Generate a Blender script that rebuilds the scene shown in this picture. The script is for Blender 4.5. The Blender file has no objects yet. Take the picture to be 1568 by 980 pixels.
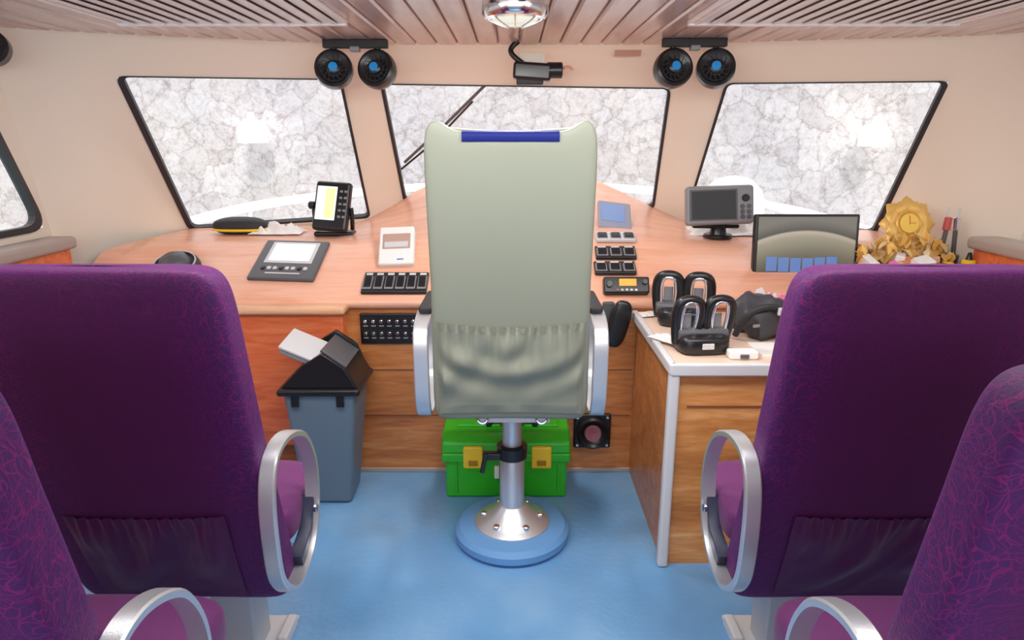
import bpy, math, random
from mathutils import Vector, Matrix, noise
random.seed(4)
C=bpy.context.scene.collection
try:
    bpy.context.scene.view_settings.view_transform='Standard'
except Exception: pass

# ---------------- materials ----------------
def newmat(n):
    m=bpy.data.materials.new(n); m.use_nodes=True
    return m,m.node_tree.nodes,m.node_tree.links,m.node_tree.nodes['Principled BSDF']
def M(n,col,rough=.5,metal=0,emit=None,es=1,bump=0,bscale=200,var=0,coat=0,sheen=0,spec=.5):
    if n in bpy.data.materials: return bpy.data.materials[n]
    m,N,L,b=newmat(n)
    b.inputs['Base Color'].default_value=(*col,1)
    b.inputs['Roughness'].default_value=rough; b.inputs['Metallic'].default_value=metal
    b.inputs['Coat Weight'].default_value=coat
    b.inputs['Sheen Weight'].default_value=sheen; b.inputs['Specular IOR Level'].default_value=spec
    if emit: 
        b.inputs['Emission Color'].default_value=(*emit,1); b.inputs['Emission Strength'].default_value=es
    tc=N.new('ShaderNodeTexCoord')
    if bump:
        no=N.new('ShaderNodeTexNoise'); no.inputs['Scale'].default_value=bscale
        bu=N.new('ShaderNodeBump'); bu.inputs['Strength'].default_value=bump; bu.inputs['Distance'].default_value=.002
        L.new(tc.outputs['Object'],no.inputs['Vector']); L.new(no.outputs['Fac'],bu.inputs['Height']); L.new(bu.outputs['Normal'],b.inputs['Normal'])
    if var:
        no=N.new('ShaderNodeTexNoise'); no.inputs['Scale'].default_value=2.5; no.inputs['Detail'].default_value=4
        mx=N.new('ShaderNodeMix'); mx.data_type='RGBA'
        mx.inputs[6].default_value=(*[c*(1-var) for c in col],1); mx.inputs[7].default_value=(*[min(1,c*(1+var)) for c in col],1)
        L.new(tc.outputs['Object'],no.inputs['Vector']); L.new(no.outputs['Fac'],mx.inputs[0]); L.new(mx.outputs[2],b.inputs['Base Color'])
    return m
def ramp(N,stops):
    r=N.new('ShaderNodeValToRGB'); e=r.color_ramp.elements
    e[0].position,e[0].color=stops[0][0],(*stops[0][1],1); e[1].position,e[1].color=stops[-1][0],(*stops[-1][1],1)
    for p,c in stops[1:-1]:
        x=e.new(p); x.color=(*c,1)
    return r
def wood(n,c1,c2,c3,scale=(1.2,9,9),rough=.32):
    m,N,L,b=newmat(n)
    tc=N.new('ShaderNodeTexCoord'); mp=N.new('ShaderNodeMapping'); mp.inputs['Scale'].default_value=scale
    no=N.new('ShaderNodeTexNoise'); no.inputs['Scale'].default_value=1.6; no.inputs['Detail'].default_value=9; no.inputs['Roughness'].default_value=.6; no.inputs['Distortion'].default_value=.7
    no2=N.new('ShaderNodeTexNoise'); no2.inputs['Scale'].default_value=9; no2.inputs['Detail'].default_value=4
    mx=N.new('ShaderNodeMix'); mx.data_type='FLOAT'; mx.inputs[0].default_value=.3
    r=ramp(N,[(.3,c1),(.5,c2),(.72,c3)])
    L.new(tc.outputs['Object'],mp.inputs['Vector']); L.new(mp.outputs['Vector'],no.inputs['Vector']); L.new(mp.outputs['Vector'],no2.inputs['Vector'])
    L.new(no.outputs['Fac'],mx.inputs[2]); L.new(no2.outputs['Fac'],mx.inputs[3]); L.new(mx.outputs[0],r.inputs[0]); L.new(r.outputs[0],b.inputs['Base Color'])
    b.inputs['Roughness'].default_value=rough
    return m
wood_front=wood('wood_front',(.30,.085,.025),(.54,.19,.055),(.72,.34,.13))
wood_left=wood('wood_left',(.52,.085,.03),(.74,.17,.06),(.84,.30,.12))
wood_side=wood('wood_side',(.36,.12,.03),(.62,.26,.075),(.82,.46,.20),(1.2,1.2,8))
wood_top_daylit=wood('wood_top_daylit',(.76,.35,.22),(.84,.44,.30),(.89,.53,.39),(.8,7,7),.26)  # dash wood made paler, window daylight put into its colour
wood_trimm=wood('wood_edge',(.66,.34,.18),(.78,.44,.26),(.86,.55,.36),(1,8,8))
cream=M('cream_gelcoat',(.88,.785,.665),.4,var=.03)
taupe=M('taupe_cap',(.42,.34,.30),.4)
rubber=M('window_rubber',(.03,.027,.033),.45)
blackp=M('black_plastic',(.012,.012,.014),.3)
blackm=M('black_matte',(.02,.02,.022),.6)
dgrey=M('dark_grey',(.09,.09,.10),.4)
grey=M('grey_plastic',(.25,.25,.27),.4)
lgrey=M('light_grey',(.62,.62,.64),.4)
white=M('white_plastic',(.85,.84,.83),.35)
alu=M('brushed_aluminium',(.66,.67,.70),.33,.7,bump=.15,bscale=300)
chrome=M('chrome',(.78,.79,.83),.15,1)
vinyl=M('vinyl_grey_green',(.235,.252,.20),.55,bump=.15,bscale=400,var=.03,spec=.25)
vinylp=M('vinyl_pocket',(.225,.238,.185),.42,bump=.15,bscale=400,spec=.4)
blue=M('blue_vinyl',(.006,.012,.13),.6,spec=.2)
bluepuck=M('blue_base_ring',(.13,.32,.62),.5,bump=.3,bscale=80)
green=M('green_plastic',(.03,.46,.015),.35)
yellow=M('yellow_plastic',(.90,.60,.02),.35)
bluegrey=M('bin_blue_grey',(.14,.20,.26),.45,bump=.1)
red=M('horn_cone',(.30,.10,.13),.3)
screenw=M('screen_white',(.5,.55,.6),.2,emit=(.85,.93,1),es=.9)
orange=M('lcd_orange',(.6,.2,.02),.3,emit=(1,.35,.02),es=.8)
screeng=M('screen_dark',(.05,.055,.06),.12)
gold=M('gold_foil',(.80,.50,.13),.4,.25)
pink=M('pink_cloth',(.85,.18,.45),.7)
paper=M('paper_white',(.85,.82,.8),.7)
amber=M('orange_clutter',(.75,.28,.12),.6)
bluescr=M('screen_blue',(.1,.2,.4),.2,emit=(.08,.14,.4),es=.5)
fanblue=M('fan_hub_blue',(.02,.3,.75),.3)
glassl=M('lamp_glass',(.8,.85,.75),.1,emit=(.9,1,.85),es=.35)
seam=M('seam',(.18,.07,.03),.6)

def floor_mat():
    m,N,L,b=newmat('blue_vinyl_floor')
    tc=N.new('ShaderNodeTexCoord')
    no=N.new('ShaderNodeTexNoise'); no.inputs['Scale'].default_value=2.2; no.inputs['Detail'].default_value=6
    r=ramp(N,[(.3,(.115,.30,.56)),(.5,(.16,.365,.64)),(.72,(.26,.47,.72))])
    L.new(tc.outputs['Object'],no.inputs['Vector']); L.new(no.outputs['Fac'],r.inputs[0]); L.new(r.outputs[0],b.inputs['Base Color'])
    n2=N.new('ShaderNodeTexNoise'); n2.inputs['Scale'].default_value=9; n2.inputs['Detail'].default_value=5
    bu=N.new('ShaderNodeBump'); bu.inputs['Strength'].default_value=.4; bu.inputs['Distance'].default_value=.016
    L.new(tc.outputs['Object'],n2.inputs['Vector']); L.new(n2.outputs['Fac'],bu.inputs['Height']); L.new(bu.outputs['Normal'],b.inputs['Normal'])
    b.inputs['Roughness'].default_value=.25
    return m
def purple_mat():
    m,N,L,b=newmat('purple_seat_fabric')
    tc=N.new('ShaderNodeTexCoord')
    nz=N.new('ShaderNodeTexNoise'); nz.inputs['Scale'].default_value=7
    mixv=N.new('ShaderNodeMix'); mixv.data_type='RGBA'; mixv.inputs[0].default_value=.22
    vo=N.new('ShaderNodeTexVoronoi'); vo.feature='DISTANCE_TO_EDGE'; vo.inputs['Scale'].default_value=70
    L.new(tc.outputs['Object'],nz.inputs['Vector']); L.new(tc.outputs['Object'],mixv.inputs[6]); L.new(nz.outputs['Color'],mixv.inputs[7]); L.new(mixv.outputs[2],vo.inputs['Vector'])
    vo2=N.new('ShaderNodeTexVoronoi'); vo2.feature='DISTANCE_TO_EDGE'; vo2.inputs['Scale'].default_value=38
    L.new(mixv.outputs[2],vo2.inputs['Vector'])
    mn=N.new('ShaderNodeMath'); mn.operation='MINIMUM'; L.new(vo.outputs['Distance'],mn.inputs[0]); L.new(vo2.outputs['Distance'],mn.inputs[1])
    r=ramp(N,[(.0,(1,1,1)),(.04,(0,0,0))]); L.new(mn.outputs[0],r.inputs[0])
    sx=N.new('ShaderNodeSeparateXYZ'); L.new(tc.outputs['Object'],sx.inputs[0])
    ab=N.new('ShaderNodeMath'); ab.operation='ABSOLUTE'; L.new(sx.outputs['X'],ab.inputs[0])
    mr=N.new('ShaderNodeMapRange'); mr.inputs[1].default_value=.13; mr.inputs[2].default_value=.27; L.new(ab.outputs[0],mr.inputs[0])
    mz=N.new('ShaderNodeMapRange'); mz.inputs[1].default_value=.28; mz.inputs[2].default_value=.46; mz.inputs[4].default_value=.35; L.new(sx.outputs['Z'],mz.inputs[0])
    mxm=N.new('ShaderNodeMath'); mxm.operation='MAXIMUM'; L.new(mr.outputs[0],mxm.inputs[0]); L.new(mz.outputs[0],mxm.inputs[1])
    mu=N.new('ShaderNodeMath'); mu.operation='MULTIPLY'; L.new(mxm.outputs[0],mu.inputs[0]); L.new(r.outputs[0],mu.inputs[1])
    mu2=N.new('ShaderNodeMath'); mu2.operation='MULTIPLY'; mu2.inputs[1].default_value=.55; L.new(mu.outputs[0],mu2.inputs[0])
    base=N.new('ShaderNodeMix'); base.data_type='RGBA'; base.inputs[6].default_value=(.072,.005,.066,1); base.inputs[7].default_value=(.056,.007,.088,1)
    L.new(mxm.outputs[0],base.inputs[0])
    cm=N.new('ShaderNodeMix'); cm.data_type='RGBA'; cm.inputs[7].default_value=(.30,.009,.13,1)
    L.new(mu2.outputs[0],cm.inputs[0]); L.new(base.outputs[2],cm.inputs[6]); L.new(cm.outputs[2],b.inputs['Base Color'])
    b.inputs['Roughness'].default_value=.6; b.inputs['Sheen Weight'].default_value=.15; b.inputs['Sheen Tint'].default_value=(.5,.2,.65,1)
    b.inputs['Specular IOR Level'].default_value=.3
    n2=N.new('ShaderNodeTexNoise'); n2.inputs['Scale'].default_value=160
    bu=N.new('ShaderNodeBump'); bu.inputs['Strength'].default_value=.4; bu.inputs['Distance'].default_value=.003
    L.new(tc.outputs['Object'],n2.inputs['Vector']); L.new(n2.outputs['Fac'],bu.inputs['Height']); L.new(bu.outputs['Normal'],b.inputs['Normal'])
    return m
purple=purple_mat()
purpled=M('purple_pocket_fabric',(.078,.0052,.070),.5,bump=.4,bscale=160,sheen=.1,spec=.35)
purplec=M('purple_cushion_fabric',(.13,.013,.12),.65,bump=.5,bscale=160,sheen=.15)
def rock_mat():
    m,N,L,b=newmat('quay_stone')
    tc=N.new('ShaderNodeTexCoord')
    def mul(a,bb,f=1):
        x=N.new('ShaderNodeMix'); x.data_type='RGBA'; x.blend_type='MULTIPLY'; x.inputs[0].default_value=f
        L.new(a,x.inputs[6]); L.new(bb,x.inputs[7]); return x.outputs[2]
    nz=N.new('ShaderNodeTexNoise'); nz.inputs['Scale'].default_value=3; nz.inputs['Detail'].default_value=7; nz.inputs['Roughness'].default_value=.6
    mv=N.new('ShaderNodeMix'); mv.data_type='RGBA'; mv.inputs[0].default_value=.30
    L.new(tc.outputs['Object'],nz.inputs['Vector']); L.new(tc.outputs['Object'],mv.inputs[6]); L.new(nz.outputs['Color'],mv.inputs[7])
    vo=N.new('ShaderNodeTexVoronoi'); vo.feature='DISTANCE_TO_EDGE'; vo.inputs['Scale'].default_value=4.6
    L.new(mv.outputs[2],vo.inputs['Vector'])
    r=ramp(N,[(.0,(.40,.37,.355)),(.010,(.50,.475,.465)),(.03,(.585,.565,.56)),(.09,(.625,.61,.61))]); L.new(vo.outputs['Distance'],r.inputs[0])
    vb=N.new('ShaderNodeTexVoronoi'); vb.feature='DISTANCE_TO_EDGE'; vb.inputs['Scale'].default_value=9.5
    L.new(mv.outputs[2],vb.inputs['Vector'])
    rb=ramp(N,[(.0,(.86,.83,.82)),(.05,(1,1,1))]); L.new(vb.outputs['Distance'],rb.inputs[0])
    vc=N.new('ShaderNodeTexVoronoi'); vc.feature='F1'; vc.inputs['Scale'].default_value=4.6
    L.new(mv.outputs[2],vc.inputs['Vector'])
    sc=N.new('ShaderNodeSeparateXYZ'); L.new(vc.outputs['Color'],sc.inputs[0])
    rc=ramp(N,[(0,(.87,.85,.85)),(.5,(.95,.94,.94)),(1,(1,1,1))]); L.new(sc.outputs[0],rc.inputs[0])
    n2=N.new('ShaderNodeTexNoise'); n2.inputs['Scale'].default_value=11; n2.inputs['Detail'].default_value=14; n2.inputs['Roughness'].default_value=.85
    L.new(tc.outputs['Object'],n2.inputs['Vector'])
    r2=ramp(N,[(.38,(.66,.62,.60)),(.48,(.90,.88,.88)),(.58,(1.0,1.0,1.0))]); L.new(n2.outputs['Fac'],r2.inputs[0])
    n3=N.new('ShaderNodeTexNoise'); n3.inputs['Scale'].default_value=.6; n3.inputs['Detail'].default_value=4
    L.new(tc.outputs['Object'],n3.inputs['Vector'])
    r3=ramp(N,[(.4,(1,.98,.965)),(.6,(.88,.88,.91))]); L.new(n3.outputs['Fac'],r3.inputs[0])
    c=mul(r.outputs[0],rc.outputs[0]); c=mul(c,rb.outputs[0]); c=mul(c,r2.outputs[0]); c=mul(c,r3.outputs[0])
    L.new(c,b.inputs['Base Color'])
    b.inputs['Roughness'].default_value=.9
    return m
def ceil_mat():
    m,N,L,b=newmat('ceiling_plank_laminate')
    tc=N.new('ShaderNodeTexCoord'); mp=N.new('ShaderNodeMapping'); mp.inputs['Scale'].default_value=(5,.6,5)
    no=N.new('ShaderNodeTexNoise'); no.inputs['Scale'].default_value=3; no.inputs['Detail'].default_value=5
    r=ramp(N,[(.3,(.50,.36,.32)),(.7,(.68,.54,.50))])
    L.new(tc.outputs['Object'],mp.inputs['Vector']); L.new(mp.outputs[0],no.inputs['Vector']); L.new(no.outputs['Fac'],r.inputs[0]); L.new(r.outputs[0],b.inputs['Base Color'])
    b.inputs['Roughness'].default_value=.2
    return m
def glass_mat():
    m=bpy.data.materials.new('window_glass'); m.use_nodes=True; N=m.node_tree.nodes; L=m.node_tree.links; N.clear()
    o=N.new('ShaderNodeOutputMaterial'); t=N.new('ShaderNodeBsdfTransparent'); g=N.new('ShaderNodeBsdfGlossy'); g.inputs['Roughness'].default_value=.02
    mx=N.new('ShaderNodeMixShader'); mx.inputs[0].default_value=.04; L.new(t.outputs[0],mx.inputs[1]); L.new(g.outputs[0],mx.inputs[2]); L.new(mx.outputs[0],o.inputs[0])
    return m
glass=glass_mat()

# ---------------- geometry helpers ----------------
def mk(name,verts,faces,mat,smooth=False,mx=None,origin=True):
    vs=[Vector(v) for v in verts]
    me=bpy.data.meshes.new(name)
    if mx is None and origin:
        lo=Vector([min(v[i] for v in vs) for i in range(3)]); hi=Vector([max(v[i] for v in vs) for i in range(3)])
        c=(lo+hi)/2; vs=[v-c for v in vs]
    else: c=Vector((0,0,0))
    me.from_pydata(vs,[],faces); me.update()
    if smooth:
        for p in me.polygons: p.use_smooth=True
    ob=bpy.data.objects.new(name,me); C.objects.link(ob)
    if mx is not None: ob.matrix_world=mx
    else: ob.location=c
    if mat: me.materials.append(mat)
    return ob
def bev(ob,w,seg=3):
    m=ob.modifiers.new('bevel','BEVEL'); m.width=w; m.segments=seg; m.limit_method='ANGLE'; m.angle_limit=math.radians(40)
    for p in ob.data.polygons: p.use_smooth=True
    try:
        w_=ob.modifiers.new('wn','WEIGHTED_NORMAL'); w_.keep_sharp=True
    except Exception: pass
    return ob
BF=[(0,3,2,1),(4,5,6,7),(0,1,5,4),(1,2,6,5),(2,3,7,6),(3,0,4,7)]
def box(name,x0,x1,y0,y1,z0,z1,mat,b=0):
    ob=mk(name,[(x0,y0,z0),(x1,y0,z0),(x1,y1,z0),(x0,y1,z0),(x0,y0,z1),(x1,y0,z1),(x1,y1,z1),(x0,y1,z1)],BF,mat)
    if b: bev(ob,b)
    return ob
def obox(name,sx,sy,sz,mx,mat,b=0,taper=1):
    x,y,z=sx/2,sy/2,sz/2; t=taper
    ob=mk(name,[(-x*t,-y*t,-z),(x*t,-y*t,-z),(x*t,y*t,-z),(-x*t,y*t,-z),(-x,-y,z),(x,-y,z),(x,y,z),(-x,y,z)],BF,mat,mx=mx)
    if b: bev(ob,b)
    return ob
def T(x,y,z): return Matrix.Translation((x,y,z))
def R(a,ax): return Matrix.Rotation(math.radians(a),4,ax)
def lathe(name,prof,mx,mat,n=40):
    vs=[];fs=[]
    for r,z in prof:
        for i in range(n):
            a=2*math.pi*i/n; vs.append((r*math.cos(a),r*math.sin(a),z))
    k=len(prof)
    for j in range(k-1):
        for i in range(n):
            fs.append((j*n+i,j*n+(i+1)%n,(j+1)*n+(i+1)%n,(j+1)*n+i))
    if prof[0][0]>1e-5: fs.append(tuple(range(n-1,-1,-1)))
    if prof[-1][0]>1e-5: fs.append(tuple((k-1)*n+i for i in range(n)))
    ob=mk(name,vs,fs,mat,True,mx=mx)
    m=ob.modifiers.new('es','EDGE_SPLIT'); m.split_angle=math.radians(40)
    return ob
def cyl(name,r,h,mx,mat,r2=None,n=32):
    r2=r if r2 is None else r2
    b=min(.004,h*.2,r*.2)
    return lathe(name,[(0,-h/2),(r-b,-h/2),(r,-h/2+b),(r2,h/2-b),(r2-b,h/2),(0,h/2)],mx,mat,n)
def spow(a,p): return math.copysign(abs(a)**p,a)
def sell(name,W,D,H,mat,mx,n=8,m=6,k=4,rows=40,cols=64,deform=None):
    vs=[];fs=[]
    for j in range(rows+1):
        th=-math.pi/2+math.pi*j/rows
        zz=spow(math.sin(th),2/n); ww=abs(math.cos(th))**(2/n); dd=abs(math.cos(th))**(2/k)
        for i in range(cols):
            ph=2*math.pi*i/cols
            p=(W*ww*spow(math.sin(ph),2/m), D*dd*spow(math.cos(ph),2/m), H*zz)
            if deform: p=deform(*p)
            vs.append(p)
    for j in range(rows):
        for i in range(cols):
            fs.append((j*cols+i,j*cols+(i+1)%cols,(j+1)*cols+(i+1)%cols,(j+1)*cols+i))
    return mk(name,vs,fs,mat,True,mx=mx)
def tube(name,pts,r,mat,cyc=False,kind='NURBS',res=12):
    cu=bpy.data.curves.new(name,'CURVE'); cu.dimensions='3D'; cu.bevel_depth=r; cu.bevel_resolution=5; cu.use_fill_caps=True; cu.resolution_u=res
    sp=cu.splines.new(kind); sp.points.add(len(pts)-1)
    for i,p in enumerate(pts): sp.points[i].co=(*p,1)
    sp.use_cyclic_u=cyc
    if kind=='NURBS': sp.order_u=3; sp.use_endpoint_u=not cyc
    ob=bpy.data.objects.new(name+'_c',cu); C.objects.link(ob)
    bpy.context.view_layer.update()
    dg=bpy.context.evaluated_depsgraph_get()
    me=bpy.data.meshes.new_from_object(ob.evaluated_get(dg)); bpy.data.objects.remove(ob)
    vs=[v.co.copy() for v in me.vertices]; fs=[tuple(p.vertices) for p in me.polygons]
    return mk(name,vs,fs,mat,True)
def group(name,parts,loc=None):
    e=bpy.data.objects.new(name,None); e.empty_display_size=.1; C.objects.link(e); e.location=loc
    inv=Matrix.Translation(-Vector(loc))
    for p in parts:
        p.parent=e; p.matrix_parent_inverse=inv
    return e
def prism(name,pts2,axis,a,b_,mat,b=0):
    def q(u,v,w):
        return {'x':(w,u,v),'y':(u,w,v),'z':(u,v,w)}[axis]
    n=len(pts2)
    vs=[q(u,v,a) for u,v in pts2]+[q(u,v,b_) for u,v in pts2]
    fs=[tuple(range(n)),tuple(range(2*n-1,n-1,-1))]+[(i,i+n,(i+1)%n+n,(i+1)%n) for i in range(n)]
    ob=mk(name,vs,fs,mat)
    import bmesh
    bm=bmesh.new(); bm.from_mesh(ob.data); bmesh.ops.recalc_face_normals(bm,faces=bm.faces); bm.to_mesh(ob.data); bm.free()
    if b: bev(ob,b)
    return ob

# ---------------- shell ----------------
box('floor',-2.2,2.2,-1.5,4.0,-.05,0,floor_mat())
cm=ceil_mat()
vs=[];fs=[];x=-2.2;pw=.092
prof=[]
while x<2.2:
    prof+=[(x,1.94),(x+.004,1.926),(x+.012,1.92),(x+pw-.012,1.92),(x+pw-.004,1.926),(x+pw,1.94)]
    x+=pw+.001
n=len(prof)
vs=[(px,-1.5,pz) for px,pz in prof]+[(px,3.42,pz) for px,pz in prof]
fs=[(i,i+1,i+1+n,i+n) for i in range(n-1)]
b0=len(vs); vs+=[(-2.2,-1.5,1.98),(2.2,-1.5,1.98),(2.2,3.42,1.98),(-2.2,3.42,1.98)]; fs.append((b0,b0+1,b0+2,b0+3))
mk('ceiling',vs,fs,cm)
cols=[
 [(-2.0,2.74,1.93),(-2.03,2.78,1.75),(-2.10,3.06,1.05),(-2.12,3.06,0)],
 [(-1.96,2.80,1.93),(-1.96,2.90,1.76),(-2.00,3.22,1.05),(-1.98,3.14,0)],
 [(-1.86,2.86,1.93),(-1.85,3.02,1.762),(-1.87,3.38,1.04),(-1.84,3.30,0)],
 [(-1.73,2.92,1.93),(-1.72,3.10,1.765),(-1.76,3.67,1.033),(-1.76,3.72,0)],
 [(-.84,3.245,1.93),(-.814,3.38,1.775),(-.808,3.836,1.079),(-.80,3.9,0)],
 [(-.62,3.285,1.93),(-.634,3.45,1.76),(-.629,3.99,1.153),(-.63,4.1,0)],
 [(.77,3.275,1.93),(.768,3.45,1.74),(.821,3.946,1.119),(.82,4.1,0)],
 [(1.0,3.21,1.93),(1.008,3.34,1.754),(1.014,3.923,1.095),(1.01,4.0,0)],
 [(1.93,3.01,1.93),(1.934,3.15,1.748),(1.946,3.60,1.014),(1.95,3.65,0)],
 [(2.03,2.96,1.93),(2.04,3.05,1.745),(2.03,3.30,1.03),(2.0,3.2,0)],
 [(2.1,2.90,1.93),(2.11,2.96,1.74),(2.12,3.12,1.04),(2.1,3.1,0)],
 [(2.15,2.80,1.93),(2.17,2.80,1.74),(2.2,2.90,1.04),(2.2,3.0,0)],
]
vs=[p for c in cols for p in c]; fs=[]
for i in range(len(cols)-1):
    for j in range(3):
        if j==1 and i in (3,5,7): continue
        fs.append((i*4+j,i*4+j+1,i*4+5+j,i*4+4+j))
fw=mk('wall_front',vs,fs,cream,True)
m=fw.modifiers.new('es','EDGE_SPLIT'); m.split_angle=math.radians(35)
def rounded(cs,r,n=6):
    out=[];k=len(cs)
    for i in range(k):
        p=Vector(cs[i]);a=(Vector(cs[i-1])-p).normalized();b=(Vector(cs[(i+1)%k])-p).normalized()
        p0=p+a*r;p1=p+b*r
        for j in range(n+1):
            t=j/n; out.append((1-t)**2*p0+2*t*(1-t)*p+t*t*p1)
    return out
def inset(cs,d):
    k=len(cs); out=[]
    for i in range(k):
        p=cs[i]; e1=(cs[(i+1)%k]-p).normalized(); e0=(cs[i-1]-p).normalized()
        sn=e1.cross(e0).length
        out.append(p+e1*(d[i-1]/sn)+e0*(d[i]/sn))
    return out
def window(name,cs,r=.04,d=(.010,.016,.012,.016),th=.02):
    cs=[Vector(c) for c in cs]
    ctr=sum(cs,Vector())/4
    nrm=(cs[2]-cs[0]).cross(cs[3]-cs[1]).normalized()
    if nrm.y>0: nrm=-nrm
    outer=rounded(inset(cs,[-.006]*4),r)
    inner=rounded(inset(cs,d),r*.8)
    n=len(outer); vs=[];fs=[]
    for L_,off in ((outer,.006),(inner,.006),(inner,-th),(outer,-th)):
        vs+=[tuple(p+nrm*off) for p in L_]
    for q in range(4):
        for i in range(n):
            a=q*n;b=((q+1)%4)*n
            fs.append((a+i,a+(i+1)%n,b+(i+1)%n,b+i))
    f=mk('frame',vs,fs,rubber)
    g=mk('glass',[tuple(p-nrm*.006) for p in outer],[tuple(range(n))],glass)
    return group(name,[f,g],tuple(ctr))
window('window_1',[cols[3][1],cols[4][1],cols[4][2],cols[3][2]],d=(-.002,.008,.008,.022))
window('window_2',[cols[5][1],cols[6][1],cols[6][2],cols[5][2]],d=(-.002,.008,.008,.010))
window('window_3',[cols[7][1],cols[8][1],cols[8][2],cols[7][2]],d=(-.002,.020,.008,.008))
def sidewall(name,s,wn):
    xt,xw1,xw0=(2.0,2.04,2.09) if s<0 else (2.15,2.17,2.2)
    O=[(-1.5,1.93),(2.74 if s<0 else 2.80,1.93),(3.06 if s<0 else 2.9,1.05),(-1.5,1.05)]
    I=[(-1.1,1.76),(2.62,1.76),(2.99 if s<0 else 2.84,1.125),(-1.1,1.125)]
    def X(z): return s*(xt+(1.93-z)/.88*(xw0-xt))
    vo=[(X(z),y,z) for y,z in O]; vi=[(X(z),y,z) for y,z in I]
    w=mk(name,vo+vi+[(s*xw0,-1.5,0),(s*xw0,3.06 if s<0 else 2.95,0)],[(0,1,5,4),(1,2,6,5),(2,3,7,6),(3,0,4,7),(3,2,9,8)],cream)
    cs=[Vector(v) for v in vi]; ctr=sum(cs,Vector())/4; nrm=Vector((-s,0,0))
    outer=rounded(inset(cs,[-.012]*4),.12); inner=rounded(inset(cs,[.016]*4),.1)
    n=len(outer); vs=[];fs=[]
    for L_,off in ((outer,.012),(inner,.012),(inner,-.02),(outer,-.02)): vs+=[tuple(p+nrm*off) for p in L_]
    for q in range(4):
        for i in range(n):
            a=q*n;b=((q+1)%4)*n; fs.append((a+i,a+(i+1)%n,b+(i+1)%n,b+i))
    fr=mk('frame',vs,fs,rubber); g=mk('glass',[tuple(p) for p in outer],[tuple(range(n))],glass)
    group(wn,[fr,g],tuple(ctr))
sidewall('wall_left',-1,'window_4'); sidewall('wall_right',1,'window_5')
# rear bulkhead out of view; wide opening added to let daylight in
O=[(-2.2,0),(2.2,0),(2.2,1.98),(-2.2,1.98)]; I=[(-1.9,.8),(1.9,.8),(1.9,1.85),(-1.9,1.85)]
mk('wall_back',[(x,-1.5,z) for x,z in O+I],[(0,1,5,4),(1,2,6,5),(2,3,7,6),(3,0,4,7)],cream)
def locker(s):
    a=1.98 if s<0 else 2.07
    x0,x1=sorted((s*(2.085 if s<0 else 2.19),s*a))
    bdy=box('body',x0,x1,-1.4,2.99,0,1.03,wood_left)
    x0,x1=sorted((s*(2.085 if s<0 else 2.19),s*(a-.03)))
    cap=box('cap',x0,x1,-1.4,3.01,1.03,1.085,taupe,.018)
    group('side_locker',[bdy,cap],(s*2.1,.8,0))
locker(-1); locker(1)

# ---------------- console ----------------
def yb(x):
    P=[(-2.0,3.12),(-1.84,3.28),(-1.76,3.69),(-.81,3.86),(-.63,4.01),(.82,3.96),(1.01,3.94),(1.95,3.62),(2.06,3.12)]
    if x<=P[0][0]: return P[0][1]
    for (a,b),(c,d) in zip(P,P[1:]):
        if x<=c: return b+(d-b)*(x-a)/(c-a)
    return P[-1][1]
def dz(x,y):
    h=min(.52,max(0,1-abs(x-.05)/.95)); q=y-2.86
    k=.38; w=.06
    if q<k-w: base=.5*q
    elif q>k+w: base=.19+.035*(q-k)
    else:
        t=(q-(k-w))/(2*w); base=.5*(k-w)+.5*(q-(k-w))-(.5-.035)*w*t*t
    return .83+base+.42*h*(max(q,0)/1.1)**2
def dn(x,y):
    e=.01
    n=Vector((-(dz(x+e,y)-dz(x-e,y))/(2*e),-(dz(x,y+e)-dz(x,y-e))/(2*e),1)).normalized()
    return n
def dmat(x,y,lift=0,yaw=0):
    n=dn(x,y); X=Vector((1,0,0)); X=(X-n*X.dot(n)).normalized(); Y=n.cross(X)
    m=Matrix(((X.x,Y.x,n.x,0),(X.y,Y.y,n.y,0),(X.z,Y.z,n.z,0),(0,0,0,1)))
    return T(x,y,dz(x,y))@m@R(yaw,'Z')@T(0,0,lift)
nx,ny=110,60; vs=[];fs=[]
for i in range(nx+1):
    x=-1.95+(2.04+1.95)*i/nx; Y1=yb(x)
    for j in range(ny+1):
        y=2.86+(Y1-2.86)*j/ny; vs.append((x,y,dz(x,y)))
    vs.append((x,2.845,.815)); vs.append((x,2.85,.79)); vs.append((x,2.87,.785))
st=ny+4
for i in range(nx):
    for j in range(ny): fs.append((i*st+j,(i+1)*st+j,(i+1)*st+j+1,i*st+j+1))
    ch=[0,ny+1,ny+2,ny+3]
    for a,b in zip(ch,ch[1:]): fs.append((i*st+a,i*st+b,(i+1)*st+b,(i+1)*st+a))
dash=mk('dashboard_top',vs,fs,wood_top_daylit,True)
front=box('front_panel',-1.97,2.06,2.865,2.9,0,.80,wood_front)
bump=box('cupboard_door',-1.95,-.73,2.80,2.865,.16,.775,wood_left,.006)
lip=box('cupboard_lip',-1.95,-.715,2.775,2.87,.775,.812,wood_trimm,.014)
kick=box('kick_strip',-1.97,.55,2.85,2.865,0,.02,taupe,.003)
s1=box('seam_upper',-.7,.54,2.861,2.866,.50,.503,seam)
s2=box('seam_lower',-.7,.54,2.861,2.866,.28,.283,seam)
group('helm_console',[dash,front,bump,lip,kick,s1,s2],(0,2.9,0))
cab=box('cabinet_body',.555,2.06,2.15,2.86,0,.745,wood_side)
side=box('side_panel',.548,.556,2.15,2.86,0,.745,wood_front)
top=box('counter_top',.545,2.06,2.135,2.86,.745,.772,M('counter_laminate',(.80,.58,.46),.35,var=.08),.004)
e1=box('edge_trim_front',.53,2.06,2.118,2.142,.735,.78,lgrey,.008)
e2=box('edge_trim_side',.525,.552,2.12,2.86,.738,.78,lgrey,.008)
post=box('corner_post',.528,.565,2.122,2.158,0,.76,lgrey,.01)
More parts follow.
